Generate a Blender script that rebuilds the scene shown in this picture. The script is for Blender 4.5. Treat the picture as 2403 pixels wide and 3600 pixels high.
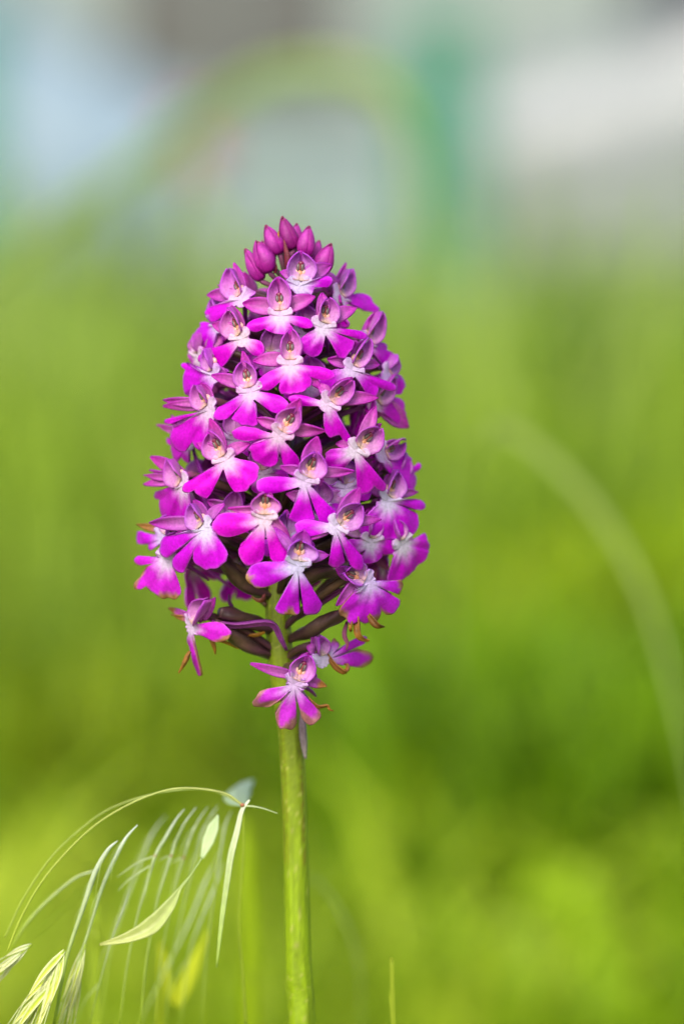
import bpy, math, random
import numpy as np
from mathutils import Vector, Matrix

# ------------------------------------------------------------------ clear
for o in list(bpy.data.objects):
    bpy.data.objects.remove(o, do_unlink=True)
scn = bpy.context.scene
COL = scn.collection
random.seed(7)
rng = np.random.default_rng(11)

# ------------------------------------------------------------------ camera
S = 0.0389e-3            # metres per photo pixel in the flower's plane
D = 0.55                 # camera to flower plane
CAM_Z = 0.27
PITCH = math.radians(3.5)
FPX = D / S
cam_d = bpy.data.cameras.new('camera')
cam = bpy.data.objects.new('camera', cam_d)
COL.objects.link(cam)
cam.location = (0, -D, CAM_Z)
cam.rotation_euler = (math.radians(90) - PITCH, 0, 0)
cam_d.sensor_fit = 'VERTICAL'
cam_d.sensor_height = 36.0
cam_d.sensor_width = 24.0
cam_d.lens = 36.0 * FPX / 3600.0
cam_d.clip_start = 0.02
cam_d.clip_end = 600
cam_d.dof.use_dof = True
cam_d.dof.focus_distance = D - 0.009
cam_d.dof.aperture_fstop = cam_d.lens / 15.5
cam_d.dof.aperture_blades = 0
scn.camera = cam

# ------------------------------------------------------------------ sky and sun
SUN_EL, SUN_AZ = math.radians(40), math.radians(200)   # azimuth clockwise from +Y
w = bpy.data.worlds.new('World'); scn.world = w; w.use_nodes = True
nt = w.node_tree
sky = nt.nodes.new('ShaderNodeTexSky'); sky.sky_type = 'NISHITA'; sky.sun_disc = False
sky.sun_elevation = SUN_EL; sky.sun_rotation = SUN_AZ
sky.air_density = 1.0; sky.dust_density = 4.0; sky.ozone_density = 1.0
nt.links.new(sky.outputs[0], nt.nodes['Background'].inputs['Color'])
nt.nodes['Background'].inputs['Strength'].default_value = 0.15
sd = bpy.data.lights.new('sun', 'SUN'); sd.energy = 1.5; sd.angle = math.radians(20); sd.color = (1.0, 0.97, 0.92)
sun = bpy.data.objects.new('sun', sd); COL.objects.link(sun)
sdir = Vector((math.sin(SUN_AZ) * math.cos(SUN_EL), math.cos(SUN_AZ) * math.cos(SUN_EL), math.sin(SUN_EL)))
sun.rotation_euler = sdir.to_track_quat('Z', 'Y').to_euler()
sun.location = sdir * 5
vs = scn.view_settings
vs.view_transform = 'Standard'; vs.look = 'None'; vs.gamma = 1.0; vs.use_curve_mapping = False
vs.exposure = 0.68
scn.cycles.use_denoising = True
scn.cycles.max_bounces = 10
scn.cycles.transparent_max_bounces = 8

# ------------------------------------------------------------------ helpers
def ray_pt(px, py, Y):
    """point on the photo pixel's ray (2403x3600 frame) at world depth Y"""
    a = (px - 1201.5) / FPX; b = (1800 - py) / FPX
    f = Vector((0, math.cos(PITCH), -math.sin(PITCH))); up = Vector((0, math.sin(PITCH), math.cos(PITCH)))
    d = f + up * b + Vector((1, 0, 0)) * a
    k = (Y + D) / d.y
    return Vector((0, -D, CAM_Z)) + d * k

def PT(px, py, d=0.0):
    return ray_pt(px, py, -d * S)

def smooth(a, b, x):
    t = np.clip((x - a) / (b - a), 0, 1)
    return t * t * (3 - 2 * t)

def lerp(a, b, t):
    return np.asarray(a) * (1 - t) + np.asarray(b) * t

def mk(name, verts, faces, mat, parent=None, cols=None, loc=None, shade=True):
    me = bpy.data.meshes.new(name)
    me.from_pydata([tuple(map(float, v)) for v in verts], [], faces)
    if shade:
        me.polygons.foreach_set('use_smooth', [True] * len(me.polygons))
    if cols is not None:
        ca = me.color_attributes.new('Col', 'FLOAT_COLOR', 'POINT')
        c = np.ones((len(verts), 4)); c[:, :3] = np.asarray(cols).reshape(-1, 3)
        ca.data.foreach_set('color', c.ravel())
    me.materials.append(mat)
    me.update()
    o = bpy.data.objects.new(name, me); COL.objects.link(o)
    if parent: o.parent = parent
    if loc is not None: o.location = loc
    return o

def empty(name, loc):
    o = bpy.data.objects.new(name, None); COL.objects.link(o); o.location = loc
    o.empty_display_size = 0.01
    return o

def tag(o, label=None, cat=None, group=None, kind=None):
    if label: o['label'] = label
    if cat: o['category'] = cat
    if group: o['group'] = group
    if kind: o['kind'] = kind
    return o

def solid(o, t, off=-1.0):
    m = o.modifiers.new('thickness', 'SOLIDIFY'); m.thickness = t; m.offset = off
    return o

def grid_faces(n, m, base=0, wrap=False):
    f = []
    for i in range(n - 1):
        for j in range(m - (0 if wrap else 1)):
            j2 = (j + 1) % m
            f.append((base + i * m + j, base + i * m + j2, base + (i + 1) * m + j2, base + (i + 1) * m + j))
    return f

def spline(pts, n):
    """Catmull-Rom through pts -> n points"""
    P = np.asarray([list(p) for p in pts], float)
    if len(P) == 2:
        t = np.linspace(0, 1, n)[:, None]; return P[0] * (1 - t) + P[1] * t
    Q = np.vstack([2 * P[0] - P[1], P, 2 * P[-1] - P[-2]])
    out = []
    for x in np.linspace(0, len(P) - 1 - 1e-9, n):
        i = int(x); t = x - i
        p0, p1, p2, p3 = Q[i:i + 4]
        out.append(0.5 * ((2 * p1) + (-p0 + p2) * t + (2 * p0 - 5 * p1 + 4 * p2 - p3) * t * t + (-p0 + 3 * p1 - 3 * p2 + p3) * t ** 3))
    return np.array(out)

def tube_data(path, radii, k=8, caps=True, ribs=0, rib=0.0, twist=0.0):
    path = np.asarray(path, float); n = len(path)
    rad = np.interp(np.linspace(0, 1, n), np.linspace(0, 1, len(radii)), radii)
    tan = np.gradient(path, axis=0); tan /= np.linalg.norm(tan, axis=1)[:, None] + 1e-12
    ref = np.array([0.0, 1, 0]) if abs(tan[0][1]) < 0.9 else np.array([1.0, 0, 0])
    a = np.cross(tan[0], ref); a /= np.linalg.norm(a)
    V = []
    for i in range(n):
        a = a - tan[i] * a.dot(tan[i]); a /= np.linalg.norm(a)
        b = np.cross(tan[i], a)
        for j in range(k):
            th = 2 * math.pi * j / k
            V.append(path[i] + rad[i] * (1 + rib * math.cos(ribs * (th + twist * i / n))) * (math.cos(th) * a + math.sin(th) * b))
    F = grid_faces(n, k, 0, True)
    if caps:
        F.append(tuple(range(k))[::-1]); F.append(tuple((n - 1) * k + j for j in range(k)))
    return V, F

def blade_data(path, widths, side, fold=0.25, m=5):
    """leaf strip along path; side = width direction (roughly), folded along the midrib"""
    path = np.asarray(path, float); n = len(path)
    wd = np.interp(np.linspace(0, 1, n), np.linspace(0, 1, len(widths)), widths)
    tan = np.gradient(path, axis=0); tan /= np.linalg.norm(tan, axis=1)[:, None] + 1e-12
    V = []; tt = []
    for i in range(n):
        sd_ = np.asarray(side(i / (n - 1)) if callable(side) else side, float)
        a = sd_ - tan[i] * sd_.dot(tan[i]); a /= np.linalg.norm(a) + 1e-12
        b = np.cross(tan[i], a)
        for j in range(m):
            t = -1 + 2 * j / (m - 1)
            V.append(path[i] + a * t * wd[i] / 2 + b * (abs(t) - 0.5) * wd[i] * fold)
            tt.append((i / (n - 1), t))
    return V, grid_faces(n, m), np.array(tt)

# ------------------------------------------------------------------ materials
def new_mat(name):
    m = bpy.data.materials.new(name); m.use_nodes = True
    n = m.node_tree; b = n.nodes['Principled BSDF']
    return m, n, b

def col_mat(name, rough=0.45, transl=0.25, var=0.12, vscale=900, bump=0.25, bscale=5000, spec=0.4, attr=True, base=(.5, .5, .5), stretch=None, coat=0.0):
    m, n, b = new_mat(name)
    L = n.links.new
    tc = n.nodes.new('ShaderNodeTexCoord')
    mp = n.nodes.new('ShaderNodeMapping'); L(tc.outputs['Object'], mp.inputs[0])
    if stretch: mp.inputs['Scale'].default_value = stretch
    no = n.nodes.new('ShaderNodeTexNoise'); no.inputs['Scale'].default_value = vscale; no.inputs['Detail'].default_value = 4
    L(mp.outputs[0], no.inputs['Vector'])
    mr = n.nodes.new('ShaderNodeMapRange'); mr.inputs[1].default_value = 0.25; mr.inputs[2].default_value = 0.75
    mr.inputs[3].default_value = 1 - var; mr.inputs[4].default_value = 1 + var
    L(no.outputs['Fac'], mr.inputs[0])
    if attr:
        at = n.nodes.new('ShaderNodeAttribute'); at.attribute_name = 'Col'; src = at.outputs['Color']
    else:
        rg = n.nodes.new('ShaderNodeRGB'); rg.outputs[0].default_value = (*base, 1); src = rg.outputs[0]
    vm = n.nodes.new('ShaderNodeVectorMath'); vm.operation = 'SCALE'
    L(src, vm.inputs[0]); L(mr.outputs[0], vm.inputs['Scale'])
    L(vm.outputs[0], b.inputs['Base Color'])
    b.inputs['Roughness'].default_value = rough
    b.inputs['Specular IOR Level'].default_value = spec
    b.inputs['Coat Weight'].default_value = coat
    b.inputs['Coat Roughness'].default_value = 0.25
    if bump:
        nb = n.nodes.new('ShaderNodeTexNoise'); nb.inputs['Scale'].default_value = bscale; nb.inputs['Detail'].default_value = 3
        L(mp.outputs[0], nb.inputs['Vector'])
        bp = n.nodes.new('ShaderNodeBump'); bp.inputs['Strength'].default_value = bump
        bp.inputs['Distance'].default_value = 0.6 / bscale
        L(nb.outputs['Fac'], bp.inputs['Height']); L(bp.outputs[0], b.inputs['Normal'])
    if transl:
        tr = n.nodes.new('ShaderNodeBsdfTranslucent'); L(vm.outputs[0], tr.inputs['Color'])
        mx = n.nodes.new('ShaderNodeMixShader'); mx.inputs[0].default_value = transl
        L(b.outputs[0], mx.inputs[1]); L(tr.outputs[0], mx.inputs[2])
        L(mx.outputs[0], n.nodes['Material Output'].inputs['Surface'])
    return m

M_PETAL = col_mat('petal', rough=0.45, transl=0.30, var=0.20, vscale=2600, bump=0.45, bscale=6500, spec=0.25)
M_COLUMN = col_mat('column_tissue', rough=0.3, transl=0.0, var=0.2, vscale=2500, bump=0.2, bscale=6000, spec=0.5)
M_OVARY = col_mat('ovary_skin', rough=0.4, transl=0.0, var=0.35, vscale=900, bump=0.3, bscale=4000, spec=0.4)
M_STEM = col_mat('stem_skin', rough=0.38, transl=0.12, var=0.18, vscale=700, bump=0.5, bscale=1600, spec=0.5, stretch=(1, 1, 0.16))
M_DRY = col_mat('dry_tissue', rough=0.5, transl=0.2, var=0.4, vscale=1200, bump=0.5, bscale=3000, spec=0.4)
M_GRASS = col_mat('grass_blade', rough=0.5, transl=0.42, var=0.08, vscale=60, bump=0, spec=0.25)
M_BROME = col_mat('brome_tissue', rough=0.35, transl=0.30, var=0.12, vscale=700, bump=0.2, bscale=2500, spec=0.5)

# ------------------------------------------------------------------ ground
def plain_mat(name, c1, c2, scale, rough=0.8, bump=0.3, metal=0.0, spec=0.3):
    m, n, b = new_mat(name); L = n.links.new
    tc = n.nodes.new('ShaderNodeTexCoord')
    no = n.nodes.new('ShaderNodeTexNoise'); no.inputs['Scale'].default_value = scale; no.inputs['Detail'].default_value = 6
    L(tc.outputs['Object'], no.inputs['Vector'])
    cr = n.nodes.new('ShaderNodeValToRGB'); cr.color_ramp.elements[0].position = 0.3; cr.color_ramp.elements[1].position = 0.7
    cr.color_ramp.elements[0].color = (*c1, 1); cr.color_ramp.elements[1].color = (*c2, 1)
    L(no.outputs['Fac'], cr.inputs[0]); L(cr.outputs[0], b.inputs['Base Color'])
    b.inputs['Roughness'].default_value = rough; b.inputs['Metallic'].default_value = metal
    b.inputs['Specular IOR Level'].default_value = spec
    if bump:
        bp = n.nodes.new('ShaderNodeBump'); bp.inputs['Strength'].default_value = bump
        bp.inputs['Distance'].default_value = 0.02
        L(no.outputs['Fac'], bp.inputs['Height']); L(bp.outputs[0], b.inputs['Normal'])
    return m
M_GROUND = plain_mat('meadow_soil', (0.10, 0.16, 0.02), (0.22, 0.30, 0.03), 6)
M_ROAD = plain_mat('road_concrete', (0.30, 0.31, 0.31), (0.42, 0.43, 0.42), 3)
M_WALL = plain_mat('wall_render', (0.22, 0.30, 0.29), (0.265, 0.345, 0.335), 2)

EX = 250.0
ground = tag(mk('ground', [(-EX, -60, 0), (EX, -60, 0), (EX, 440, 0), (-EX, 440, 0)], [(0, 1, 2, 3)], M_GROUND), kind='structure')
road = tag(mk('road', [(-60, 11.0, .004), (60, 11.0, .004), (60, 17.0, .004), (-60, 17.0, .004)], [(0, 1, 2, 3)], M_ROAD), kind='structure')
def box_data(x0, x1, y0, y1, z0, z1):
    V = [(x0, y0, z0), (x1, y0, z0), (x1, y1, z0), (x0, y1, z0), (x0, y0, z1), (x1, y0, z1), (x1, y1, z1), (x0, y1, z1)]
    return V, [(0, 3, 2, 1), (4, 5, 6, 7), (0, 1, 5, 4), (1, 2, 6, 5), (2, 3, 7, 6), (3, 0, 4, 7)]
kv, kf = box_data(-60, 60, 10.85, 11.0, -0.02, 0.12)
tag(mk('kerb', kv, kf, M_ROAD, shade=False), kind='structure')

# ================================================================== the far side of the road
M_TYRE = plain_mat('tyre_rubber', (.02, .02, .02), (.035, .035, .035), 20, rough=.8)
M_RIM = plain_mat('wheel_metal', (.45, .46, .47), (.55, .56, .57), 15, rough=.35, metal=.8, bump=0)
M_GLASS = plain_mat('car_glass', (.05, .06, .065), (.08, .09, .095), 2, rough=.08, bump=0, spec=.6)
M_WHITEPAINT = plain_mat('light_grey_paint', (.205, .232, .237), (.23, .258, .263), 2, rough=.3, bump=0, spec=.5)
M_BLUEPAINT = plain_mat('pale_blue_car_paint', (.20, .285, .35), (.23, .32, .385), 2, rough=.22, bump=0, spec=.5)
M_TRIM = plain_mat('black_trim', (.03, .03, .03), (.05, .05, .05), 8, rough=.6, bump=0)
M_LAMP = plain_mat('lamp_lens', (.6, .6, .6), (.75, .75, .75), 8, rough=.15, bump=0)
M_REDLAMP = plain_mat('red_lens', (.45, .02, .02), (.55, .03, .03), 8, rough=.15, bump=0)
M_LOWSHADE = plain_mat('lower_body_shade', (.19, .22, .205), (.23, .26, .24), 5, rough=.6, bump=0)  # darker grey painting the shade on the van's lower body
M_TEAL = plain_mat('teal_paint', (.02, .17, .105), (.03, .21, .13), 6, rough=.4, bump=.1)
M_STONE = plain_mat('house_render', (.23, .28, .265), (.27, .32, .305), 1.5)
M_DARKFRAME = plain_mat('dark_frame', (.16, .20, .19), (.20, .24, .23), 3, rough=.5, bump=0)
M_ROOF = plain_mat('roof_tile', (.22, .10, .06), (.32, .15, .09), 3)

def car(name, label, cat, paint, x0, length, y0, width, belt, roof, prof_front, flip=1, van=False):
    """x0 = end of the car nearest the gap; the body runs away from it in direction flip along X"""
    root = tag(empty(name, (x0, y0, 0.004)), label, cat, 'vehicles parked along the road')
    n = 26; m = 14
    V = []
    xs = np.linspace(0, 1, n)
    for s in xs:
        top = float(np.interp(s, prof_front[0], prof_front[1]))
        zb = .24 + .10 * (max(0, .06 - s) / .06 + max(0, s - .94) / .06)
        hw_ = width / 2 * (1 - .10 * (max(0, .08 - s) / .08) ** 2 - .10 * (max(0, s - .92) / .08) ** 2)
        for j in range(m):
            a = j / (m - 1)                                  # around from near sill over the top to far sill
            if a <= .5: t = a / .5; sg = -1
            else: t = (1 - a) / .5; sg = 1
            z = zb + (top - zb) * float(np.interp(t, [0, .2, .45, .62, .85, 1], [0, .22, .55, .82, .97, 1]))
            in_ = float(np.interp((z - belt) / max(.01, roof - belt), [-2, 0, 1], [0, 0.02, .20])) if top > belt else 0
            wv = hw_ * float(np.interp(t, [0, .2, .45, .62, .85, 1], [.94, 1, 1, .97, .78, 0])) - in_ * .35
            V.append((flip * s * length, sg * max(wv, 0) , z))
    F = grid_faces(n, m)
    F.append(tuple(range(m))); F.append(tuple((n - 1) * m + j for j in range(m))[::-1])
    for i in range(n - 1): F.append((i * m, (i + 1) * m, (i + 1) * m + m - 1, i * m + m - 1))
    body = mk('body', V, F, paint, root)
    # side windows, sills and lines, near and far side
    for sg in (-1, 1):
        for (a, b) in (((.20, .40), (.42, .60), (.62, .86)) if not van else ((.14, .30), (.32, .48))):
            za, zb_ = belt + .03, roof - .12
            xa, xb = flip * a * length, flip * b * length
            yy = sg * (width / 2 + .012)
            sh = .06 * flip
            vv = [(xa, yy, za), (xb, yy, za), (xb, yy - sg * .09, zb_), (xa + sh, yy - sg * .09, zb_)]
            vv += [(p[0], p[1] - sg * .10, p[2]) for p in vv]
            mk('window', vv, [(0, 1, 2, 3), (7, 6, 5, 4), (0, 4, 5, 1), (1, 5, 6, 2), (2, 6, 7, 3), (3, 7, 4, 0)], M_GLASS, root, shade=False)
        bv, bf = box_data(min(flip * .05 * length, flip * .95 * length), max(flip * .05 * length, flip * .95 * length), min(sg * width / 2 * .9, sg * (width / 2 + .01)), max(sg * width / 2 * .9, sg * (width / 2 + .01)), .20, .30)
        mk('sill', bv, bf, M_TRIM, root, shade=False)
        if van:  # added panel: its grey paints the shade where the lower body turns down
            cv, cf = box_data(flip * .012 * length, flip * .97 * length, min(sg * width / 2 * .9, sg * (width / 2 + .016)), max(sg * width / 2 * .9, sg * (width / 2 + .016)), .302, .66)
            mk('shade_panel', cv, cf, M_LOWSHADE, root, shade=False)
        for a in (.36, .58):
            hx = flip * a * length
            hv, hf = box_data(hx - .09, hx + .09, sg * (width / 2) - .012, sg * (width / 2) + .028, belt - .16, belt - .12)
            mk('door_handle', hv, hf, paint, root, shade=False)
    # wheels
    for a in ((.25, .80) if van else (.22, .80)):
        for sg in (-1, 1):
            cx = flip * a * length; yy = sg * (width / 2 - .09)
            R = .33
            pr = [(-.10, .60), (-.105, .9), (-.09, 1.0), (.09, 1.0), (.105, .9), (.10, .60)]
            k = 28; vv = []
            for (py_, rr_) in pr:
                for j in range(k):
                    th = 2 * math.pi * j / k
                    vv.append((cx + R * rr_ * math.cos(th), yy + py_, R + R * rr_ * math.sin(th)))
            ff = grid_faces(len(pr), k, 0, True)
            wheel = mk('wheel', vv, ff, M_TYRE, root)
            rv = []
            for (py_, rr_) in ((sg * .100, .60), (sg * .085, .50), (sg * .10, .20), (sg * .105, .02)):
                for j in range(k):
                    th = 2 * math.pi * j / k; q = rr_ * (1 + (.06 * math.cos(5 * th) if rr_ == .5 else 0))
                    rv.append((cx + R * q * math.cos(th), yy + py_, R + R * q * math.sin(th)))
            mk('rim', rv, grid_faces(4, k, 0, True), M_RIM, wheel)
            # dark wheel arch lining, proud of the body side
            av = []
            for (ry, yo) in ((1.06, .006), (1.22, .006)):
                for j in range(15):
                    th = math.pi * (j / 14)
                    av.append((cx + R * ry * math.cos(th), sg * (width / 2 + yo), R + R * ry * math.sin(th)))
            mk('wheel_arch', av, grid_faces(2, 15), paint, root)
    # bumpers, lamps
    for (a, lampmat) in ((0.0, M_LAMP if flip > 0 else M_REDLAMP), (1.0, M_REDLAMP if flip > 0 else M_LAMP)):
        ex = flip * a * length; o_ = -flip * .03 if a == 0 else flip * .03
        bv, bf = box_data(min(ex, ex + o_ * 2), max(ex, ex + o_ * 2), -width * .42, width * .42, .32, .52)
        mk('bumper', bv, bf, paint, root, shade=False)
        for sg in (-1, 1):
            lv, lf = box_data(min(ex - o_, ex + o_), max(ex - o_, ex + o_), sg * width * .38 - .12, sg * width * .38 + .12, .62, .78)
            mk('lamp', lv, lf, lampmat, root, shade=False)
    return root

car('parked_van', 'light grey van parked by the road behind the meadow', 'van', M_WHITEPAINT, .42, 4.6, 13.9, 1.85, 1.12, 1.95,
    ([0, .04, .16, .30, .40, .96, 1], [.82, .98, 1.12, 1.80, 1.95, 1.95, 1.90]), 1, True)
car('parked_car', 'pale blue car parked by the road behind the meadow', 'car', M_BLUEPAINT, -.52, 4.1, 13.9, 1.75, .98, 1.46,
    ([0, .03, .10, .22, .36, .62, .80, .95, 1], [.78, .92, 1.05, 1.40, 1.46, 1.40, 1.00, .84, .66]), -1)

# fence posts in front of the road
for i, (x, lab) in enumerate(((.27, 'teal green square gate post beside the light grey van'), (-1.06, 'teal green square gate post in front of the pale blue car'), (1.62, 'teal green square gate post in front of the light grey van'), (-2.4, 'teal green square gate post at the far end of the pale blue car'))):
    p = tag(empty('gate_post', (x, 10.6, 0)), lab, 'post', 'teal gate posts along the road')
    bv, bf = box_data(-.10, .10, -.10, .10, -.02, .92); mk('post', bv, bf, M_TEAL, p, shade=False)
    bv, bf = box_data(-.115, .115, -.115, .115, .92, .96); mk('cap', bv, bf, M_TEAL, p, shade=False)
    for z in (.25, .5, .8):
        bv, bf = box_data(-.05, .05, -.112, -.10, z, z + .03); mk('clip', bv, bf, M_DARKFRAME, p, shade=False)

# low wall and house across the road
lw = tag(empty('garden_wall', (0, 17.2, 0)), 'low pale grey green rendered wall with a coping across the road', 'wall')
bv, bf = box_data(-14, 14, 0, .25, -.02, .82); mk('wall', bv, bf, M_WALL, lw, shade=False)
for i in range(28):
    bv, bf = box_data(-14 + i + .004, -13 + i - .004, -.04, .29, .82, .88)
    mk('coping_stone', bv, bf, M_STONE, lw, shade=False)
hs = tag(empty('house', (0, 21, 0)), 'grey rendered house with dark windows beyond the low wall', 'house')
bv, bf = box_data(-9, 9, 0, 7, -.02, 5.2); mk('wall', bv, bf, M_STONE, hs, shade=False)
rv = [(-9.4, -.5, 5.2), (9.4, -.5, 5.2), (9.4, 7.5, 5.2), (-9.4, 7.5, 5.2), (-9.4, 3.5, 7.4), (9.4, 3.5, 7.4)]
mk('roof', rv, [(0, 1, 5, 4), (2, 3, 4, 5), (0, 4, 3), (1, 2, 5), (0, 3, 2, 1)], M_ROOF, hs, shade=False)
for x in (-6.5, -3.6, -.6, 3.4, 6.6):
    for z0, z1 in ((1.12, 2.3), (3.4, 4.6)):
        bv, bf = box_data(x - .65, x + .65, -.03, .02, z0, z1)
        f = mk('window', bv, bf, M_DARKFRAME, hs, shade=False)
        for sx in (-1, 1):
            bv, bf = box_data(x + (.03 if sx > 0 else -.58), x + (.58 if sx > 0 else -.03), -.036, -.026, z0 + .07, z1 - .07)
            mk('pane', bv, bf, M_GLASS, f, shade=False)
        bv, bf = box_data(x - .75, x + .75, -.10, .0, z0 - .07, z0 - .002)
        mk('sill', bv, bf, M_WALL, f, shade=False)

# shrubs by the wall
def shrub(name, label, x, y, h, r, col):
    root = tag(empty(name, (x, y, 0)), label, 'shrub', 'shrubs along the low wall')
    V, F = tube_data(spline([(0, 0, -.02), (.03, 0, h * .3), (0, .02, h * .7)], 8), [.03, .02, .008], 8)
    mk('trunk', V, F, M_TRIM, root)
    N = 1500; P = rng.normal(0, 1, (N, 3)); P /= np.linalg.norm(P, axis=1)[:, None]; P *= (rng.random(N) ** .45)[:, None]
    V = []; F = []; C = []
    for p in P:
        k = 1 + .25 * math.sin(p[0] * 5) * math.cos(p[2] * 4)
        c = np.array([p[0] * r * k, p[1] * r * k, h * .55 + p[2] * h * .45 * k])
        a = rng.normal(0, 1, 3); a /= np.linalg.norm(a); b = np.cross(a, rng.normal(0, 1, 3)); b /= np.linalg.norm(b)
        l_ = rng.uniform(.03, .06); q = len(V)
        V += [c - a * l_, c + b * l_ * .45, c + a * l_, c - b * l_ * .45]; F.append((q, q + 1, q + 2, q + 3))
        C += [np.array(col) * rng.uniform(.6, 1.4)] * 4
    mk('crown', V, F, M_GRASS, root, C, shade=False)
shrub('shrub', 'dark green rounded shrub at the foot of the low wall', 2.9, 16.7, 1.5, .55, (.06, .15, .07))
shrub('shrub', 'blue green shrub growing beside the pale blue car', -1.75, 16.6, 1.7, .55, (.04, .20, .11))

# ================================================================== meadow
def meadow(name, label, n, yr, h, wd, c_lo, c_hi, colfun, spread=.9, xoff=0.0, seed=1, lean=.5, xs=None):
    r = np.random.default_rng(seed)
    V = []; F = []; C = []
    for _ in range(n):
        y = yr[0] + (yr[1] - yr[0]) * r.random() ** 1.2
        x = (r.random() - .5) * 2 * (spread * (.16 + .14 * (y + D))) + xoff if xs is None else xs[0] + (xs[1] - xs[0]) * r.random()
        hh = r.uniform(*h) * (0.75 + .5 * r.random()); ww = r.uniform(*wd)
        a = r.random() * 6.283; d = np.array([math.cos(a), math.sin(a), 0]); ln = hh * lean * r.random()
        p0 = np.array([x, y, -.003]); 
        pts = [p0, p0 + d * ln * .12 + [0, 0, hh * .45], p0 + d * ln * .5 + [0, 0, hh * .85], p0 + d * ln * 1.1 + [0, 0, hh * (1.0 - .25 * r.random())]]
        b = r.random() * 6.283; sd_ = np.array([math.cos(b), math.sin(b), 0]) * ww / 2
        q = len(V)
        col = np.asarray(colfun(x, y, r))
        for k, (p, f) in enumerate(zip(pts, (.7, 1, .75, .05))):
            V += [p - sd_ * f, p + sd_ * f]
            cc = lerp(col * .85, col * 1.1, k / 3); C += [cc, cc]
        F += [(q, q + 1, q + 3, q + 2), (q + 2, q + 3, q + 5, q + 4), (q + 4, q + 5, q + 7, q + 6)]
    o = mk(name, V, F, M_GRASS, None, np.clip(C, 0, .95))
    return tag(o, label, 'grass', kind='stuff')

def patch(x, y, s, ox, oy):
    return math.sin(x * s + ox) * math.cos(y * s * .7 + oy) + .5 * math.sin(x * s * 2.3 + y * s * 1.7 + oy)

def c_meadow(x, y, r):
    t = .5 + .4 * patch(x, y, 3.1, .7, 1.9) + r.normal(0, .12)
    c = lerp((.17, .33, .005), (.35, .48, .05), min(1, max(0, t)))
    return c * r.uniform(.85, 1.15)
def c_dark(x, y, r): return np.array([.19, .35, .008]) * r.uniform(.75, 1.25)
def c_olive(x, y, r): return np.array([.24, .33, .01]) * r.uniform(.75, 1.25)
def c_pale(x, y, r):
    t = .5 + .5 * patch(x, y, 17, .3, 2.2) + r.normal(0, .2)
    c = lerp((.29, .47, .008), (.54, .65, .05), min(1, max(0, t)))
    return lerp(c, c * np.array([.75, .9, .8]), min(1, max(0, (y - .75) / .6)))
def c_tall(x, y, r): return lerp((.22, .38, .03), (.40, .52, .11), r.random())
def c_bright(x, y, r): return np.array([.34, .50, .004]) * r.uniform(.85, 1.15)

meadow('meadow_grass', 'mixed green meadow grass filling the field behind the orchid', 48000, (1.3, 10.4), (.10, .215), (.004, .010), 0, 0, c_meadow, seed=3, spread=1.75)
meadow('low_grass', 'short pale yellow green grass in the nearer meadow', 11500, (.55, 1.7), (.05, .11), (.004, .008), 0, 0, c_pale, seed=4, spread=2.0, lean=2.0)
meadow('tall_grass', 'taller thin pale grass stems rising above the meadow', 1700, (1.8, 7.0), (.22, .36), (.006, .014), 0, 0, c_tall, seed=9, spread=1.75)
# clumps of other plants in the nearer meadow: photo pixel of the clump's middle, its top height and width in metres
def clump(label, px, py, top, wid, n, cf, seed, wd=(.004, .009)):
    dep = (py - 935) / FPX
    dist = (CAM_Z - top * .7) / dep if dep > .004 else 6.0
    x = (px - 1201.5) / FPX * dist; y = dist - D
    o = meadow('clump_of_leaves', label, n, (y - wid * .4, y + wid * .6), (top * .6, top), wd, 0, 0, cf, seed=seed, xs=(x - wid / 2, x + wid / 2), lean=.6)
    return o
clump('dark green leafy clump in the meadow right of the stem', 1950, 2700, .15, .13, 900, c_dark, 21)
clump('deep green leaves along the right edge of the meadow', 2330, 2620, .15, .12, 800, c_dark, 22)
clump('olive leaves in the meadow just right of the stem', 1600, 2600, .14, .08, 420, c_olive, 23)
clump('deep green clump close behind the lowest wilted flower', 1200, 2520, .15, .07, 420, c_dark, 24)
clump('dull green clump in the meadow beyond the drooping brome', 420, 2600, .14, .10, 260, c_olive, 25)
clump('olive clump beside the pale arching blade', 1780, 2330, .16, .14, 420, c_olive, 26)
clump('bright lime green clump at the right edge of the meadow', 2290, 2180, .17, .10, 420, c_bright, 27)
clump('bright lime green clump behind the right side of the flower cone', 1540, 1640, .20, .30, 520, c_bright, 28)
clump('dull green clump in the meadow left of the flower cone', 250, 1750, .19, .3, 300, c_olive, 29)

# ================================================================== the orchid
AXY = [700, 880, 1000, 1300, 1700, 2130, 2300, 2450, 2600, 2900, 3400, 3600]
AXX = [1003, 1005, 1003, 1000, 985, 976, 985, 1004, 1023, 1036, 1049, 1060]
RY = [800, 900, 1000, 1100, 1300, 1500, 1700, 1900, 2000, 2200, 2400]
RR = [40, 105, 190, 255, 345, 405, 450, 480, 470, 380, 250]
axx = lambda y: float(np.interp(y, AXY, AXX))
rad = lambda y: float(np.interp(y, RY, RR))

WHITE = np.array([.80, .60, .84]); PINK = np.array([.78, .27, .80]); MAG = np.array([.70, .001, .70])
EDGE = np.array([.72, .16, .80]); BROWN = np.array([.34, .13, .02]); TAN = np.array([.55, .27, .10])

stem_top = PT(axx(3600), 3600)
orchid_x = PT(1066, 3600).x + 0.004
orchid = tag(empty('orchid', (orchid_x, 0.004, 0)), 'tall magenta orchid with a cone of small three lobed flowers on one green stem', 'orchid')
ORG = Vector(orchid.location)

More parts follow.
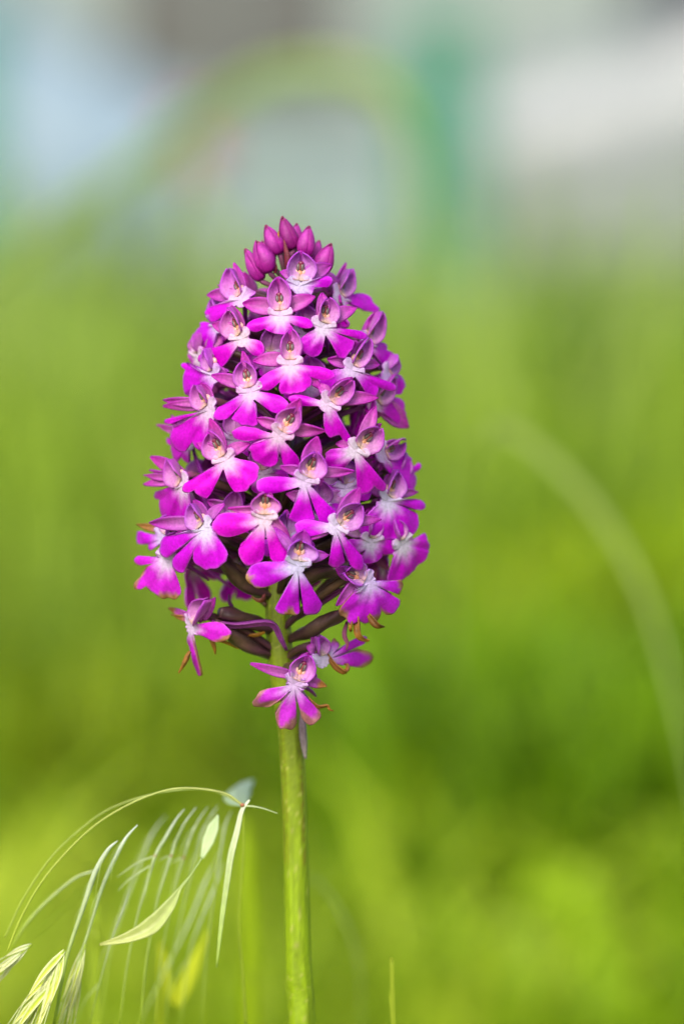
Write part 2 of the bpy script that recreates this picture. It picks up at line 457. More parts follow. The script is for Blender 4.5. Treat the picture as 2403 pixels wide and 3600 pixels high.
# ---- stem: from the ground to just under the top buds
sp = [PT(axx(y), y) for y in (3600, 3400, 2900, 2600, 2450, 2300, 2130, 1900, 1700, 1500, 1300, 1100, 960, 880)]
sp = [ORG + Vector((0, 0, -.004)), ORG + Vector((0.0005, -.001, .05)), ORG.lerp(sp[0], .8) + Vector((0, 0, 0))] + sp
sp[2] = Vector((sp[3].x + .0006, -.0008, sp[3].z - .035))
path = spline([p - ORG for p in sp], 420)
zz = path[:, 2]
prad = []
ytab = [(PT(1000, y).z, r) for y, r in ((3600, 48), (3400, 45), (2900, 43), (2574, 43), (2300, 45), (2130, 44), (1900, 36), (1500, 27), (1100, 19), (880, 12))]
ytab = [(0, 62)] + ytab
za = [a for a, _ in ytab]; ra = [b for _, b in ytab]
rs = np.interp(zz, za, ra) * S
def stem_mesh():
    k = 28; V = []; C = []; n = len(path)
    streak = rng.normal(0, 1, (n // 9 + 2, k)); fine = rng.normal(0, 1, (n, k))
    for i in range(n):
        py = 1800 - (path[i][2] - (CAM_Z - D * math.tan(PITCH))) / S      # roughly the photo row
        for j in range(k):
            th = 2 * math.pi * j / k
            rib = 1 + 0.035 * math.cos(6 * th + 0.6) + 0.02 * math.cos(11 * th + i * 0.05)
            V.append((path[i][0] + rs[i] * rib * math.cos(th), path[i][1] + rs[i] * rib * math.sin(th), path[i][2]))
            g = lerp((.25, .37, .006), (.20, .27, .008), float(smooth(3300, 2500, np.array(py))))
            g = lerp(g, (.13, .15, .015), float(smooth(2130, 1900, np.array(py))) * 0.75)
            g = lerp(g, (.16, .05, .08), float(smooth(1900, 1500, np.array(py))) * 0.8)
            # brown scars running down the stem
            if 2560 < py < 3050:
                for a0, wd, st in ((-0.75, .16, .75), (-2.75, .10, .55), (-2.2, .07, .35), (2.2, .2, .6)):
                    dth = abs((th - (a0 % (2 * math.pi)) + math.pi) % (2 * math.pi) - math.pi)
                    if dth < wd + .12 and rng.random() < .62:
                        g = lerp(g, (.17, .085, .012), st * (1 - dth / (wd + .14)))
            if rng.random() < .03: g = lerp(g, (.5, .5, .12), .5)
            g = np.array(g) * (.90 + .10 * np.clip(lerp(streak[i // 9, j], streak[i // 9 + 1, j], (i % 9) / 9), -1.6, 1.6) + .06 * fine[i, j])
            C.append(np.clip(g, 0, 1))
    F = grid_faces(n, k, 0, True)
    F.append(tuple((n - 1) * k + j for j in range(k)))
    return V, F, C
V, F, C = stem_mesh()
stem = mk('stem', V, F, M_STEM, orchid, C)
# basal leaves (below the picture)
for a, ln in ((0.4, .10), (2.3, .12), (3.9, .09), (5.3, .11)):
    d = np.array([math.cos(a), math.sin(a), 0]); p0 = np.array([0, 0, .004])
    pth = spline([p0, p0 + d * ln * .35 + [0, 0, ln * .5], p0 + d * ln * .8 + [0, 0, ln * .62], p0 + d * ln * 1.1 + [0, 0, ln * .4]], 14)
    v, f, tt = blade_data(pth, [.006, .014, .012, .0005], np.cross(d, [0, 0, 1]), .25)
    mk('leaf', v, f, M_GRASS, orchid, np.tile([.14, .24, .02], (len(v), 1)))

# ---- petals in the flower's own frame: (u right, v up, w out of the flower), in photo pixels
def L2(p):
    p = np.asarray(p, float)
    return np.stack([p[..., 0], -p[..., 2], p[..., 1]], -1) * S

def leaf_mesh(name, base, tip, hw, parent, cup=.35, arch=8, wp=(.5, .86, 1.0, .98, .84, .55, .08), n=16, m=9, c0=(.58, .13, .50), c1=(.54, .025, .46), ce=(.45, .015, .46), twist=0.0, brown=0.0, mat=None):
    base = np.array(base, float); tip = np.array(tip, float)
    ax = tip - base; ln = np.linalg.norm(ax)
    wv = np.array([0, 0, 1.0])
    wv = wv - ax * wv.dot(ax) / (ln * ln + 1e-9); nw = np.linalg.norm(wv)
    if nw < .2:
        wv = np.array([0, 1.0, 0]); wv = wv - ax * wv.dot(ax) / (ln * ln); nw = np.linalg.norm(wv)
    wv /= nw
    sdv = np.cross(ax / ln, wv)
    V = []; C = []
    ph = rng.random() * 6.28
    for i in range(n):
        s = i / (n - 1)
        h = hw * float(np.interp(s ** 1.0, np.linspace(0, 1, len(wp)), wp))
        c = base + ax * s + wv * arch * math.sin(math.pi * min(s * 1.05, 1))
        tw = twist * s
        a = sdv * math.cos(tw) + wv * math.sin(tw); b = -sdv * math.sin(tw) + wv * math.cos(tw)
        for j in range(m):
            t = -1 + 2 * j / (m - 1)
            V.append(c + a * t * h + b * (h * cup * t * t + 1.3 * math.sin(5 * s + 3 * t + ph)))
            col = lerp(lerp(c0, c1, float(smooth(.25, 1.0, np.array(s)))), ce, max(0, abs(t) - .65) / .35 * .5)
            col = lerp(col, np.array(col) * .72, .5 * max(0, 1 - abs(t) / .16))
            col = np.array(col) * (1 + .12 * math.sin(7 * s + 5 * t + ph))
            if brown: col = lerp(col, lerp(BROWN, TAN, rng.random() * .5), float(smooth(1 - brown, 1 - brown * .6, np.array(s + rng.random() * .06))))
            C.append(col)
    o = mk(name, L2(V), grid_faces(n, m), mat or M_PETAL, parent, C)
    return solid(o, 6 * S, 0)

def lobe_prof(s, wedge=0.0):
    body = (1 - wedge) * (.42 + .58 * smooth(0, .70, s)) + wedge * np.clip(.10 + 1.22 * s, 0, 1)
    cap = np.sqrt(np.clip(1 - np.clip((s - .66) / .34, 0, 1) ** 2.4, 0, 1))
    return body * cap

def lip_mesh(parent, C0, lobes, wilt=0.0, pale=1.0, recurve=30, name='lip', dn=(0, -1), notch=.72):
    """C0: centre (u,v); lobes: (u,v,halfwidth,wtip)"""
    NT, NR = 132, 13
    th = np.linspace(-math.pi, math.pi, NT, endpoint=False)
    rr = np.linspace(0, 330, 331)
    TH, RRR = np.meshgrid(th, rr, indexing='ij')
    X = RRR * np.cos(TH); Yv = RRR * np.sin(TH)
    inside = RRR < 27
    angs = [math.atan2(l[1] - C0[1], l[0] - C0[0]) for l in lobes]
    def near_of(lu, lv):
        a0 = math.atan2(lv - C0[1], lu - C0[0])
        ds = sorted(abs((a0 - q + math.pi) % (2 * math.pi) - math.pi) for q in angs)
        return ds[1] if len(ds) > 1 else 3
    def hw_near(lu, lv):
        a0 = math.atan2(lv - C0[1], lu - C0[0])
        ds = sorted((abs((a0 - q + math.pi) % (2 * math.pi) - math.pi), l[2]) for q, l in zip(angs, lobes))
        return ds[1][1]
    def wedge_of(lu, lv, hwq):
        near = near_of(lu, lv)
        return float(smooth(1.15, .65, np.array(near))) * (.25 if hwq >= 58 else 1)
    ax = []
    # two white shoulders rise beside the throat
    up_ = -np.array(dn); sx_ = np.array([up_[1], -up_[0]])
    nl = len(lobes); lobes = list(lobes)
    for sg in (-1, 1):
        q = np.array(C0) + sx_ * sg * rng.uniform(38, 45) + up_ * rng.uniform(22, 32)
        lobes.append((q[0], q[1], rng.uniform(17, 20), 10))
    for li, (lu, lv, hw, wt) in enumerate(lobes):
        du, dv = lu - C0[0], lv - C0[1]; ln = math.hypot(du, dv); du /= ln; dv /= ln
        s = (X * du + Yv * dv) / ln; q = np.abs(-X * dv + Yv * du)
        lim = hw * lobe_prof(s, wedge_of(lu, lv, hw) if li < nl else 0)
        if li < nl and hw < 58:
            nr = near_of(lu, lv)
            if nr < 1.1: lim = np.minimum(lim, np.maximum(lim * notch, np.clip(s, 0, 1) * ln * math.tan(min(1.2, nr * .5 * 2 * hw / (hw + hw_near(lu, lv)))) - 1.0))
        inside |= (s >= 0) & (s <= 1) & (q <= lim)
        ax.append((du, dv, ln, hw, wt, li >= nl))
    cont = np.cumprod(inside, axis=1)
    R = cont.sum(1).astype(float)
    jag = (3.2 + 5 * wilt) * (np.interp(th, np.linspace(-math.pi, math.pi, 60), rng.normal(0, .6, 60)) + .5 * np.sin(17 * th + rng.random() * 6))
    R = np.maximum(R + jag * smooth(60, 110, R), 20)
    V = [(C0[0], C0[1], 10)]; Ccol = [WHITE]
    fr = np.linspace(0, 1, NR + 1)[1:] ** .9
    fr[-2] = .965; fr[-3] = .91
    ph = rng.random(3) * 6
    warm = rng.normal(0, .03)
    for i in range(NT):
        for j in range(NR):
            r = R[i] * fr[j]; x = r * math.cos(th[i]); y = r * math.sin(th[i])
            best = None
            for (du, dv, ln, hw, wt, sh) in ax:
                s = (x * du + y * dv); q = abs(-x * dv + y * du)
                if s > -5 and not (sh and r > ln * 1.08):
                    sc = q / hw
                    if best is None or sc < best[0]: best = (sc, s, q, hw, ln, wt, sh)
            if best is None: best = (1, 0, 0, 30, 100, 0, False)
            sc, s, q, hw, ln, wt, sh = best
            sn = max(0, s / ln)
            damp = float(smooth(14, 62, np.array(r)))
            wz = 10 - (0 if sh else recurve) * sn ** 1.8 * (ln / 150) + wt * sn - (6 if sh else 9) * min(sc, 1.4) ** 2 * damp
            wz += (3.6 * math.sin(r * .055 + th[i] * 5 + ph[0]) + 2.2 * math.sin(r * .03 + th[i] * 13 + ph[1])) * fr[j] * damp + wilt * 7 * math.sin(th[i] * 11 + ph[1]) * smooth(.6, 1, fr[j])
            V.append((C0[0] + x, C0[1] + y, wz))
            pr = r / (45 * (.60 + .40 * pale)) * (1.12 - .22 * pale * (1 - min(sc, 1))) * (1 + .10 * math.sin(th[i] * 9 + ph[2])) - .10 * (1 - min(sc, 1))
            pr = pr if not sh else pr * .28 + .22
            col = lerp(WHITE, PINK, float(smooth(.30, .85, np.array(pr))))
            col = lerp(col, MAG, float(smooth(.62, 1.45, np.array(pr))))
            # fine veins
            col = lerp(col, lerp(col, MAG * .8, .35), max(0, math.sin(th[i] * 38)) ** 6 * .5 * damp)
            if fr[j] > .95: col = lerp(col, EDGE, .55 if j == NR - 1 else .15)
            if wilt:
                e = fr[j] + .10 * math.sin(th[i] * 6 + ph[0]) + .06 * math.sin(th[i] * 15 + ph[1])
                if r > 62: col = lerp(col, lerp(BROWN, TAN, .5 + .5 * math.sin(th[i] * 23)), float(smooth(1.03 - .30 * wilt, 1.05 - .20 * wilt, np.array(e))))
                col = lerp(col, np.array([.45, .12, .50]), .25 * wilt)
            Ccol.append(np.clip(col * (1 + warm), 0, .95))
    F = [(0, 1 + i * NR, 1 + ((i + 1) % NT) * NR) for i in range(NT)]
    for i in range(NT):
        i2 = (i + 1) % NT
        for j in range(NR - 1):
            F.append((1 + i * NR + j, 1 + i * NR + j + 1, 1 + i2 * NR + j + 1, 1 + i2 * NR + j))
    o = mk(name, L2(V), F, M_PETAL, parent, Ccol)
    return solid(o, 9 * S, -1)

def ball_data(c, r, ax, n=8, m=10):
    """ellipsoid around c with radii r along frame ax (3 rows)"""
    V = []; 
    for i in range(n + 1):
        a = math.pi * i / n
        for j in range(m):
            b = 2 * math.pi * j / m
            p = np.array([math.sin(a) * math.cos(b) * r[0], math.sin(a) * math.sin(b) * r[1], math.cos(a) * r[2]])
            V.append(np.asarray(c) + p @ ax)
    return V, grid_faces(n + 1, m, 0, True)

def hood_meshes(parent, dn, hlen, hw, yaw=0.0):
    """two petals meeting in a concave hood; dn = unit (u,v) pointing from hood tip to throat"""
    up = -np.array(dn); sd_ = np.array([up[1], -up[0]])
    n, m = 14, 10
    gap = rng.uniform(2, 12)
    for sgn in (-1, 1):
        V = []; C = []
        ph = rng.random() * 6
        near = max(0, min(1, -sgn * yaw / 30 + rng.uniform(-.15, .35)))          # the petal turned edge-on folds over the hood
        open_ = rng.uniform(.9, 1.15) * (1 - .5 * near)
        roll = 6 + 20 * near; tl = rng.uniform(.93, 1.07)
        for i in range(n):
            s = i / (n - 1)
            pr = float(np.interp(s, [0, .15, .40, .66, .86, .96, 1], [.62, .86, 1.0, .85, .50, .26, .06]))
            for j in range(m):
                t = j / (m - 1)
                x = sgn * hw * pr * (t ** .9) * open_ + sgn * gap * (1 - t) * s ** 3
                y = hlen * tl * s * (1 - .05 * t) - 8
                dep = 36 * math.sin(math.pi * min(1, .25 + .75 * (1 - s))) * (1 - t ** 2)
                wz = 10 + 15 * math.sin(math.pi * (.15 + .6 * s)) - dep - 8 * s + roll * t * t * math.sin(math.pi * (.1 + .8 * s))
                if t > .88: wz -= 3.5; x *= 1.0
                wz += 1.6 * math.sin(6 * s + ph) + 1.0 * math.sin(11 * s + 4 * t + ph)
                p = sd_ * x + up * y
                V.append((p[0], p[1], wz))
                col = lerp((.66, .25, .60), (.54, .09, .53), float(smooth(.35, .95, np.array(s))))
                col = lerp((.80, .50, .44), col, float(smooth(.05, .45, np.array(s + t * .35))))
                col = lerp(col, (.47, .05, .54), float(smooth(.82 - .3 * near, 1, np.array(t))) * (.6 + .3 * s))
                col = lerp(col, (.42, .02, .42), max(0, 1 - t / .12) * .4 * float(smooth(.45, .6, np.array(s))))
                col = lerp(col, np.array(col) * .82, max(0, math.sin(t * 11 + s * 2)) ** 10 * .5)
                C.append(col)
        f = grid_faces(n, m)
        if sgn < 0: f = [q[::-1] for q in f]
        solid(mk('hood_petal', L2(V), f, M_PETAL, parent, C), 5 * S, -1)

def column_mesh(parent, dn, k=1.0):
    up = -np.array(dn); sd_ = np.array([up[1], -up[0]])
    A = np.array([[sd_[0], sd_[1], 0], [0, 0, 1.0], [up[0], up[1], 0]])
    V = []; F = []; C = []
    def add(cu, cv, cw, r, col):
        p = sd_ * cu * k + up * cv * k
        v, f = ball_data((p[0], p[1], cw), [q * k for q in r], A)
        F.extend([tuple(i + len(V) for i in q) for q in f]); V.extend(v); C.extend([col] * len(v))
    add(-7.5, 39, -3, (7.5, 8, 16), (.12, .085, .085)); add(7.5, 39, -3, (7.5, 8, 16), (.12, .085, .085))
    add(rng.uniform(-3, 3), 55, -3, (11, 7, 8), (.17, .012, .06))
    add(0, 38, 2, (2.2, 6, 15), (.32, .06, .07))
    add(0, 17, -4, (10, 8, 17), (.62, .28, .15)); add(-13, 20, -6, (10, 8, 14), (.66, .36, .33)); add(13, 20, -6, (10, 8, 14), (.66, .36, .33))
    add(0, 2, 2, (5, 4, 4), (.10, .02, .04))
    return mk('column', L2(V), F, M_COLUMN, parent, C)

FLOWERS = []
def flower(T, lobes, hood, sepals=None, dorsal=None, yaw=None, pitch=None, depth=None, wilt=0.0, pale=1.0, col=True, spur=True, attach=None, crest=True, ovary_r=15):
    Tx, Ty = T
    dx = Tx - axx(Ty); Rt = rad(Ty) * .86
    if depth is None: depth = math.sqrt(max(0.0, Rt * Rt - dx * dx))
    if yaw is None: yaw = math.degrees(math.asin(max(-1, min(1, dx / max(Rt, 1))))) * .55
    if pitch is None: pitch = float(np.interp(Ty, [900, 1200, 1900, 2400], [16, 6, 0, -4]))
    yaw += rng.uniform(-7, 7); pitch += rng.uniform(-9, 9)
    ps, th = math.radians(yaw), math.radians(pitch)
    u = Vector((math.cos(ps), math.sin(ps), 0)); nn = Vector((math.sin(ps) * math.cos(th), -math.cos(ps) * math.cos(th), math.sin(th)))
    v = nn.cross(u) * -1 if nn.cross(u).z < 0 else nn.cross(u)
    Rm = Matrix((u, -nn, v)).transposed()
    Tw = PT(Tx, Ty, depth)
    kk = (D - depth * S) / D
    def loc(px, py, wz):
        sx = (px - Tx) * kk - wz * math.sin(ps) * math.cos(th); sy = (Ty - py) * kk - wz * math.sin(th)
        vv = sy / math.cos(th); uu = (sx + vv * math.sin(ps) * math.sin(th)) / math.cos(ps)
        return np.array([uu, vv, wz])
    def w2l(p):                      # world point -> local px (u,v,w)
        q = Rm.transposed() @ (Vector(p) - Tw)
        return np.array([q.x, q.z, -q.y]) / S
    cosy = math.cos(ps)
    # ovary = the flower's own stalk and body
    ay = attach if attach else Ty + float(np.interp(Ty, [900, 1500, 2000, 2300], [60, 150, 130, 60]))
    A = PT(axx(ay), ay, 12 if depth > 40 else 0)
    a = w2l(A)
    wid = math.copysign(1, dx)
    mid1 = np.array([0, 10, -58.]); mid2 = a * .55 + np.array([0, 40, -40.]) * .6
    pth = spline([np.array([0, -2, -14.]), mid1, mid2, a], 18)
    V, F = tube_data(L2(pth), [.012e-3 * 20, .48e-3, ovary_r * S * 1.1, ovary_r * S, ovary_r * S * .9, ovary_r * S * .75], 12, True, 3, .13, 3.5)
    tcol = np.repeat(np.linspace(0, 1, 18), 12)
    C = np.array([lerp((.22, .03, .16), lerp((.055, .018, .028), (.10, .05, .03), .5 + .5 * math.sin(7 * t + Tx)), float(smooth(.08, .5, np.array(t)))) for t in tcol])
    # ridges of the twisted ovary
    C *= (1 + .35 * np.cos(np.tile(np.arange(12) * 2 * math.pi / 12 * 3, 18) + tcol * 5))[:, None]
    fl = mk('flower', V, F, M_OVARY, orchid, C)
    fl.location = Tw - ORG
    fl.rotation_euler = Rm.to_euler()
    FLOWERS.append(fl)
    # hood
    hl = loc(hood[0], hood[1], 0); hlen = math.hypot(hl[0], hl[1]); dn = np.array([-hl[0], -hl[1]]) / hlen
    hood_meshes(fl, dn, hlen * rng.uniform(1.0, 1.2), hood[2] * rng.uniform(.98, 1.2) / (cosy * .5 + .5), yaw)
    # lip
    C0 = dn * 30
    lb = []
    for lo in lobes:
        wt = -18 if abs(lo[2]) < 26 else -30
        q = loc(lo[0], lo[1], 10 + wt)
        q[:2] = C0 + (q[:2] - C0) * 1.04
        lb.append((q[0], q[1], lo[2] * rng.uniform(1.14, 1.30) / (cosy * .6 + .4), 0))
    lip_mesh(fl, C0, lb, wilt, pale, recurve=rng.uniform(14, 52), dn=dn, notch=.72 if Ty < 1600 else .5)
    if col: column_mesh(fl, dn, .95)
    # dorsal sepal
    if dorsal is None:
        dt = np.array([*(-dn * (hlen * 1.12)), -34.]); dh = hood[2] * .62
    else:
        dt = loc(dorsal[0], dorsal[1], -28); dh = dorsal[2]
    leaf_mesh('sepal', (*(-dn * 6), -30), dt, dh, fl, cup=.3, arch=-6, c0=(.56, .12, .48), c1=(.48, .015, .38))
    # lateral sepals
    up = -dn; sd_ = np.array([up[1], -up[0]])
    if sepals is None:
        sepals = []
        for sg in (-1, 1):
            q = sd_ * sg * 118 * rng.uniform(.9, 1.05) + up * rng.uniform(0, 34)
            leaf_mesh('sepal', (*(sd_ * sg * 14), -24), (q[0], q[1], -46 + rng.uniform(-8, 8)), 25, fl, cup=.4, arch=10, twist=rng.uniform(-.5, .5), c0=(.62, .30, .55))
    for se in sepals:
        q = loc(se[0], se[1], -26); d_ = q[:2] / (np.linalg.norm(q[:2]) + 1e-6)
        leaf_mesh('sepal', (*(d_ * 12), -20), q, se[2], fl, cup=rng.uniform(.15, .55), arch=rng.uniform(2, 14), twist=rng.uniform(-.7, .7), c0=(.60, .15, .52), brown=se[3] if len(se) > 3 else 0)
    # spur
    if spur:
        sg = rng.choice([-1, 1])
        e = np.array([sg * rng.uniform(30, 90), -rng.uniform(60, 130), -rng.uniform(150, 210)])
        p2 = spline([np.array([0, -8, -6.]), np.array([sg * 14, -34, -60.]), e * .7, e], 14)
        V, F = tube_data(L2(p2), [9 * S, 9 * S, 8 * S, 7 * S, 4 * S], 8)
        mk('spur', V, F, M_PETAL, fl, np.tile(np.array([.30, .035, .32]), (len(V), 1)))
    # bract along the ovary
    bl = pth[12]; bt = pth[5] + np.array([wid * 10, -26, 0])
    leaf_mesh('bract', pth[15], bt, 12, fl, cup=.6, arch=-10, c0=(.12, .03, .10), c1=(.22, .03, .20), ce=(.16, .02, .15), n=9, m=5)
    # each flower has its own age and shade
    tint = np.array([rng.uniform(.84, 1.0), rng.uniform(.85, 1.02), rng.uniform(.92, 1.08)])
    if Ty > 1850: tint = tint * np.array([.92, 1.0, 1.02])
    for ch in fl.children:
        if ch.name.startswith(('column', 'bract')): continue
        ca = ch.data.color_attributes['Col']; buf = np.empty(len(ca.data) * 4); ca.data.foreach_get('color', buf)
        buf = buf.reshape(-1, 4); buf[:, :3] = np.clip(buf[:, :3] * tint, 0, .93); ca.data.foreach_set('color', buf.ravel())
    return fl

FL = flower
# ---- the flowers in the photograph, from the top of the cone down (lobe tips, hood tip and sepal tips as photo pixels)
FL((1053, 978), [(1000, 996, 15), (1163, 985, 20), (1094, 1032, 36)], (1058, 890, 44), [(985, 955, 18), (1166, 930, 30)], pitch=12, yaw=6)
FL((985, 1086), [(874, 1152, 20), (979, 1176, 43), (1099, 1142, 17)], (976, 984, 41), [(852, 1065, 30), (1107, 1043, 28)], (974, 974, 24))
FL((1137, 1128), [(1073, 1242, 36), (1224, 1238, 40), (1290, 1179, 15)], (1152, 1046, 43), [(1254, 1083, 28), (1132, 1030, 24)], yaw=14)
FL((843, 1168), [(752, 1283, 34), (692, 1263, 20), (925, 1236, 20)], (806, 1092, 44), [(743, 1141, 24)], (812, 1076, 20), yaw=-24)
FL((845, 1034), [(716, 1097, 14), (743, 1122, 26), (862, 1056, 15)], (806, 944, 44), [(725, 1038, 24), (763, 1003, 18)], (820, 925, 20), yaw=-32)
FL((1192, 1030), [(1300, 1068, 30), (1332, 1086, 17), (1200, 1078, 18)], (1230, 948, 34), [(1210, 985, 26), (1236, 987, 14)], (1216, 925, 16), yaw=48, pitch=10)
FL((1019, 1258), [(914, 1360, 24), (1045, 1381, 47), (1170, 1322, 17)], (1020, 1155, 41), [(889, 1270, 26), (1130, 1372, 22)])
FL((1245, 1278), [(1130, 1347, 24), (1322, 1388, 26), (1400, 1364, 16)], (1290, 1200, 32), [(1334, 1284, 20), (1150, 1262, 22)], yaw=26)
FL((876, 1354), [(760, 1466, 25), (860, 1494, 42), (1008, 1434, 25)], (852, 1268, 44), [(742, 1321, 23), (960, 1345, 20)], (852, 1236, 22))
FL((1166, 1402), [(1026, 1400, 15), (1176, 1529, 37), (1240, 1560, 17)], (1240, 1334, 42), [(1330, 1402, 24), (1120, 1350, 20)], yaw=12)
FL((728, 1420), [(558, 1486, 12), (598, 1565, 37), (705, 1576, 52)], (688, 1352, 38), [(567, 1411, 17), (567, 1433, 21)], yaw=-36, pale=1.25)
FL((998, 1506), [(818, 1526, 21), (906, 1624, 46), (1037, 1660, 23)], (1044, 1436, 46), [(1142, 1515, 25), (900, 1470, 20)], (1055, 1402, 30))
FL((781, 1594), [(645, 1725, 19), (705, 1742, 35), (888, 1700, 50)], (735, 1520, 44), [(690, 1560, 18), (880, 1560, 22)], (736, 1472, 25), yaw=-22, pale=1.1)
FL((1266, 1564), [(1148, 1633, 36), (1293, 1733, 33), (1358, 1723, 21)], (1340, 1500, 42), [(1322, 1428, 25), (1180, 1560, 20)], yaw=22, pale=1.15)
FL((1081, 1664), [(907, 1710, 25), (1054, 1834, 46), (1160, 1832, 31)], (1112, 1590, 52), [(1247, 1659, 21), (985, 1640, 20)], (1116, 1534, 34), pale=1.15)
FL((640, 1684), [(482, 1756, 13), (529, 1826, 38), (623, 1842, 60)], (588, 1612, 40), [(519, 1661, 11), (498, 1681, 13), (496, 1714, 19)], (522, 1614, 28), yaw=-42, pale=1.4)
FL((1366, 1738), [(1348, 1892, 72), (1472, 1860, 40), (1511, 1778, 17)], (1396, 1660, 38), [(1470, 1735, 16), (1290, 1720, 18)], yaw=38, pale=1.25)
FL((931, 1796), [(755, 1852, 34), (868, 1982, 40), (992, 1980, 31)], (934, 1730, 48), [(800, 1788, 15), (1022, 1902, 17)], pale=1.3)
FL((1197, 1834), [(1046, 1857, 25), (1187, 1995, 33), (1279, 2004, 21)], (1276, 1770, 44), [(1340, 1830, 21), (1080, 1900, 16)], (1266, 1716, 32), pale=1.15)
FL((713, 1840), [(543, 1942, 30), (602, 2002, 32), (748, 1992, 52)], (664, 1765, 44), [(516, 1849, 25), (790, 1770, 22)], yaw=-32, pale=1.35)
FL((1048, 1960), [(875, 2034, 36), (1010, 2161, 46), (1109, 2161, 40)], (1058, 1896, 54), [(1156, 1955, 21), (966, 1854, 17)], (1070, 1864, 40), pale=1.45, wilt=.10)
FL((600, 1940), [(550, 2090, 66), (468, 2068, 25), (463, 1975, 15)], (620, 1870, 34), [(640, 1950, 16)], yaw=-28, pale=1.2, depth=120, wilt=.38, attach=2075)
FL((590, 1868), [(466, 1900, 36), (524, 1926, 26)], (610, 1800, 30), [(476, 1852, 13, .8)], yaw=-40, pale=1.3, depth=40)
FL((1400, 1888), [(1452, 2010, 78), (1504, 1908, 30)], (1380, 1820, 30), [(1330, 1955, 22), (1300, 1900, 20)], yaw=36, pale=1.3, depth=60, attach=2040)
FL((1268, 2036), [(1264, 2192, 62), (1394, 2150, 36), (1416, 2074, 31)], (1200, 2004, 40), [(1180, 2130, 24)], yaw=18, pale=1.3, wilt=.35, depth=230, attach=2225)
FL((690, 2184), [(670, 2386, 25), (785, 2224, 24), (672, 2292, 26)], (728, 2108, 32), [(588, 2150, 15, .3), (598, 2172, 11, .7)], yaw=-45, wilt=.35, depth=150, attach=2300, spur=False, col=False)
FL((1046, 2380), [(896, 2474, 29), (998, 2556, 33), (1104, 2545, 31)], (1082, 2306, 40), [(879, 2333, 19), (1114, 2377, 22), (1148, 2418, 19, .4)], wilt=1.0, pale=1.2, depth=230, attach=2360)
FL((1126, 2292), [(1189, 2260, 25), (1316, 2332, 27), (1299, 2257, 15)], (1120, 2235, 26), [(1078, 2275, 20), (1139, 2250, 20)], wilt=.35, yaw=25, depth=120, attach=2330, col=False, pale=1.6)
# flowers on the flanks, seen from the side
FL((1290, 1192), [(1368, 1218, 15), (1400, 1286, 32), (1270, 1250, 20)], (1338, 1104, 30), [(1300, 1130, 20)], yaw=48)
FL((1322, 1404), [(1438, 1472, 38), (1430, 1432, 30)], (1384, 1326, 32), [(1437, 1508, 40), (1330, 1470, 24)], yaw=44)
FL((1352, 1590), [(1456, 1618, 9), (1458, 1714, 38), (1472, 1738, 15)], (1424, 1552, 34), [(1330, 1660, 20)], yaw=46)
FL((772, 1122), [(655, 1192, 30), (684, 1134, 9), (712, 1232, 34)], (752, 1050, 30), [(770, 1190, 18)], yaw=-46)
FL((748, 1292), [(628, 1288, 11), (640, 1370, 40), (702, 1372, 42)], (728, 1230, 30), [(800, 1330, 20)], yaw=-42)
FL((1362, 1300), [(1420, 1350, 22), (1400, 1375, 26), (1330, 1360, 18)], (1385, 1255, 26), yaw=50, depth=-60, col=False)
FL((1400, 1660), [(1462, 1690, 24), (1478, 1640, 14), (1440, 1730, 26)], (1420, 1600, 28), yaw=46, depth=-40, col=False)
FL((660, 1530), [(560, 1560, 14), (590, 1610, 30), (650, 1620, 26)], (628, 1470, 30), [(545, 1500, 16), (600, 1465, 18)], yaw=-46, depth=-20, col=False)
FL((700, 1230), [(640, 1262, 16), (660, 1300, 22), (720, 1300, 20)], (690, 1175, 26), yaw=-48, depth=-50, col=False)
# flowers set deeper in the cone, glimpsed between the outer ones
for (x, y, dpt) in ((950, 1230, 120), (1090, 1330, 150), (920, 1640, 190), (1120, 1760, 210), (830, 1520, 160), (1010, 1880, 220), (1210, 1690, 150), (1070, 1150, 70), (1300, 1880, 120), (830, 1800, 140)):
    FL((x, y), [(x - 90, y + 50, 24), (x + 5, y + 95, 34), (x + 90, y + 45, 24)], (x + rng.uniform(-15, 15), y - 80, 38), depth=dpt, col=False, crest=False)

def copy_flower(src, loc, rz, sc):
    c = src.copy(); COL.objects.link(c); c.parent = orchid; c.location = loc
    c.rotation_euler = (src.rotation_euler[0], src.rotation_euler[1], src.rotation_euler[2] + rz)
    c.scale = (sc, sc, sc)
    for ch in src.children:
        d = ch.copy(); COL.objects.link(d); d.parent = c
    return c
# the back of the cone
protos = [FLOWERS[i] for i in (6, 8, 11, 14, 17, 18)]
for lvl, (y, cnt) in enumerate(((1050, 3), (1200, 4), (1370, 5), (1540, 6), (1700, 6), (1850, 6), (1980, 5))):
    c0 = PT(axx(y), y)
    for i in range(cnt):
        a = math.radians(18 + 144 * (i + .5 * (lvl % 2)) / max(1, cnt - .5))       # behind: +Y half
        r_ = rad(y) * .80 * S
        p = c0 + Vector((math.cos(a) * r_, math.sin(a) * r_, 0))
        copy_flower(protos[(lvl * 2 + i) % len(protos)], p - ORG, a + math.pi / 2, .92)

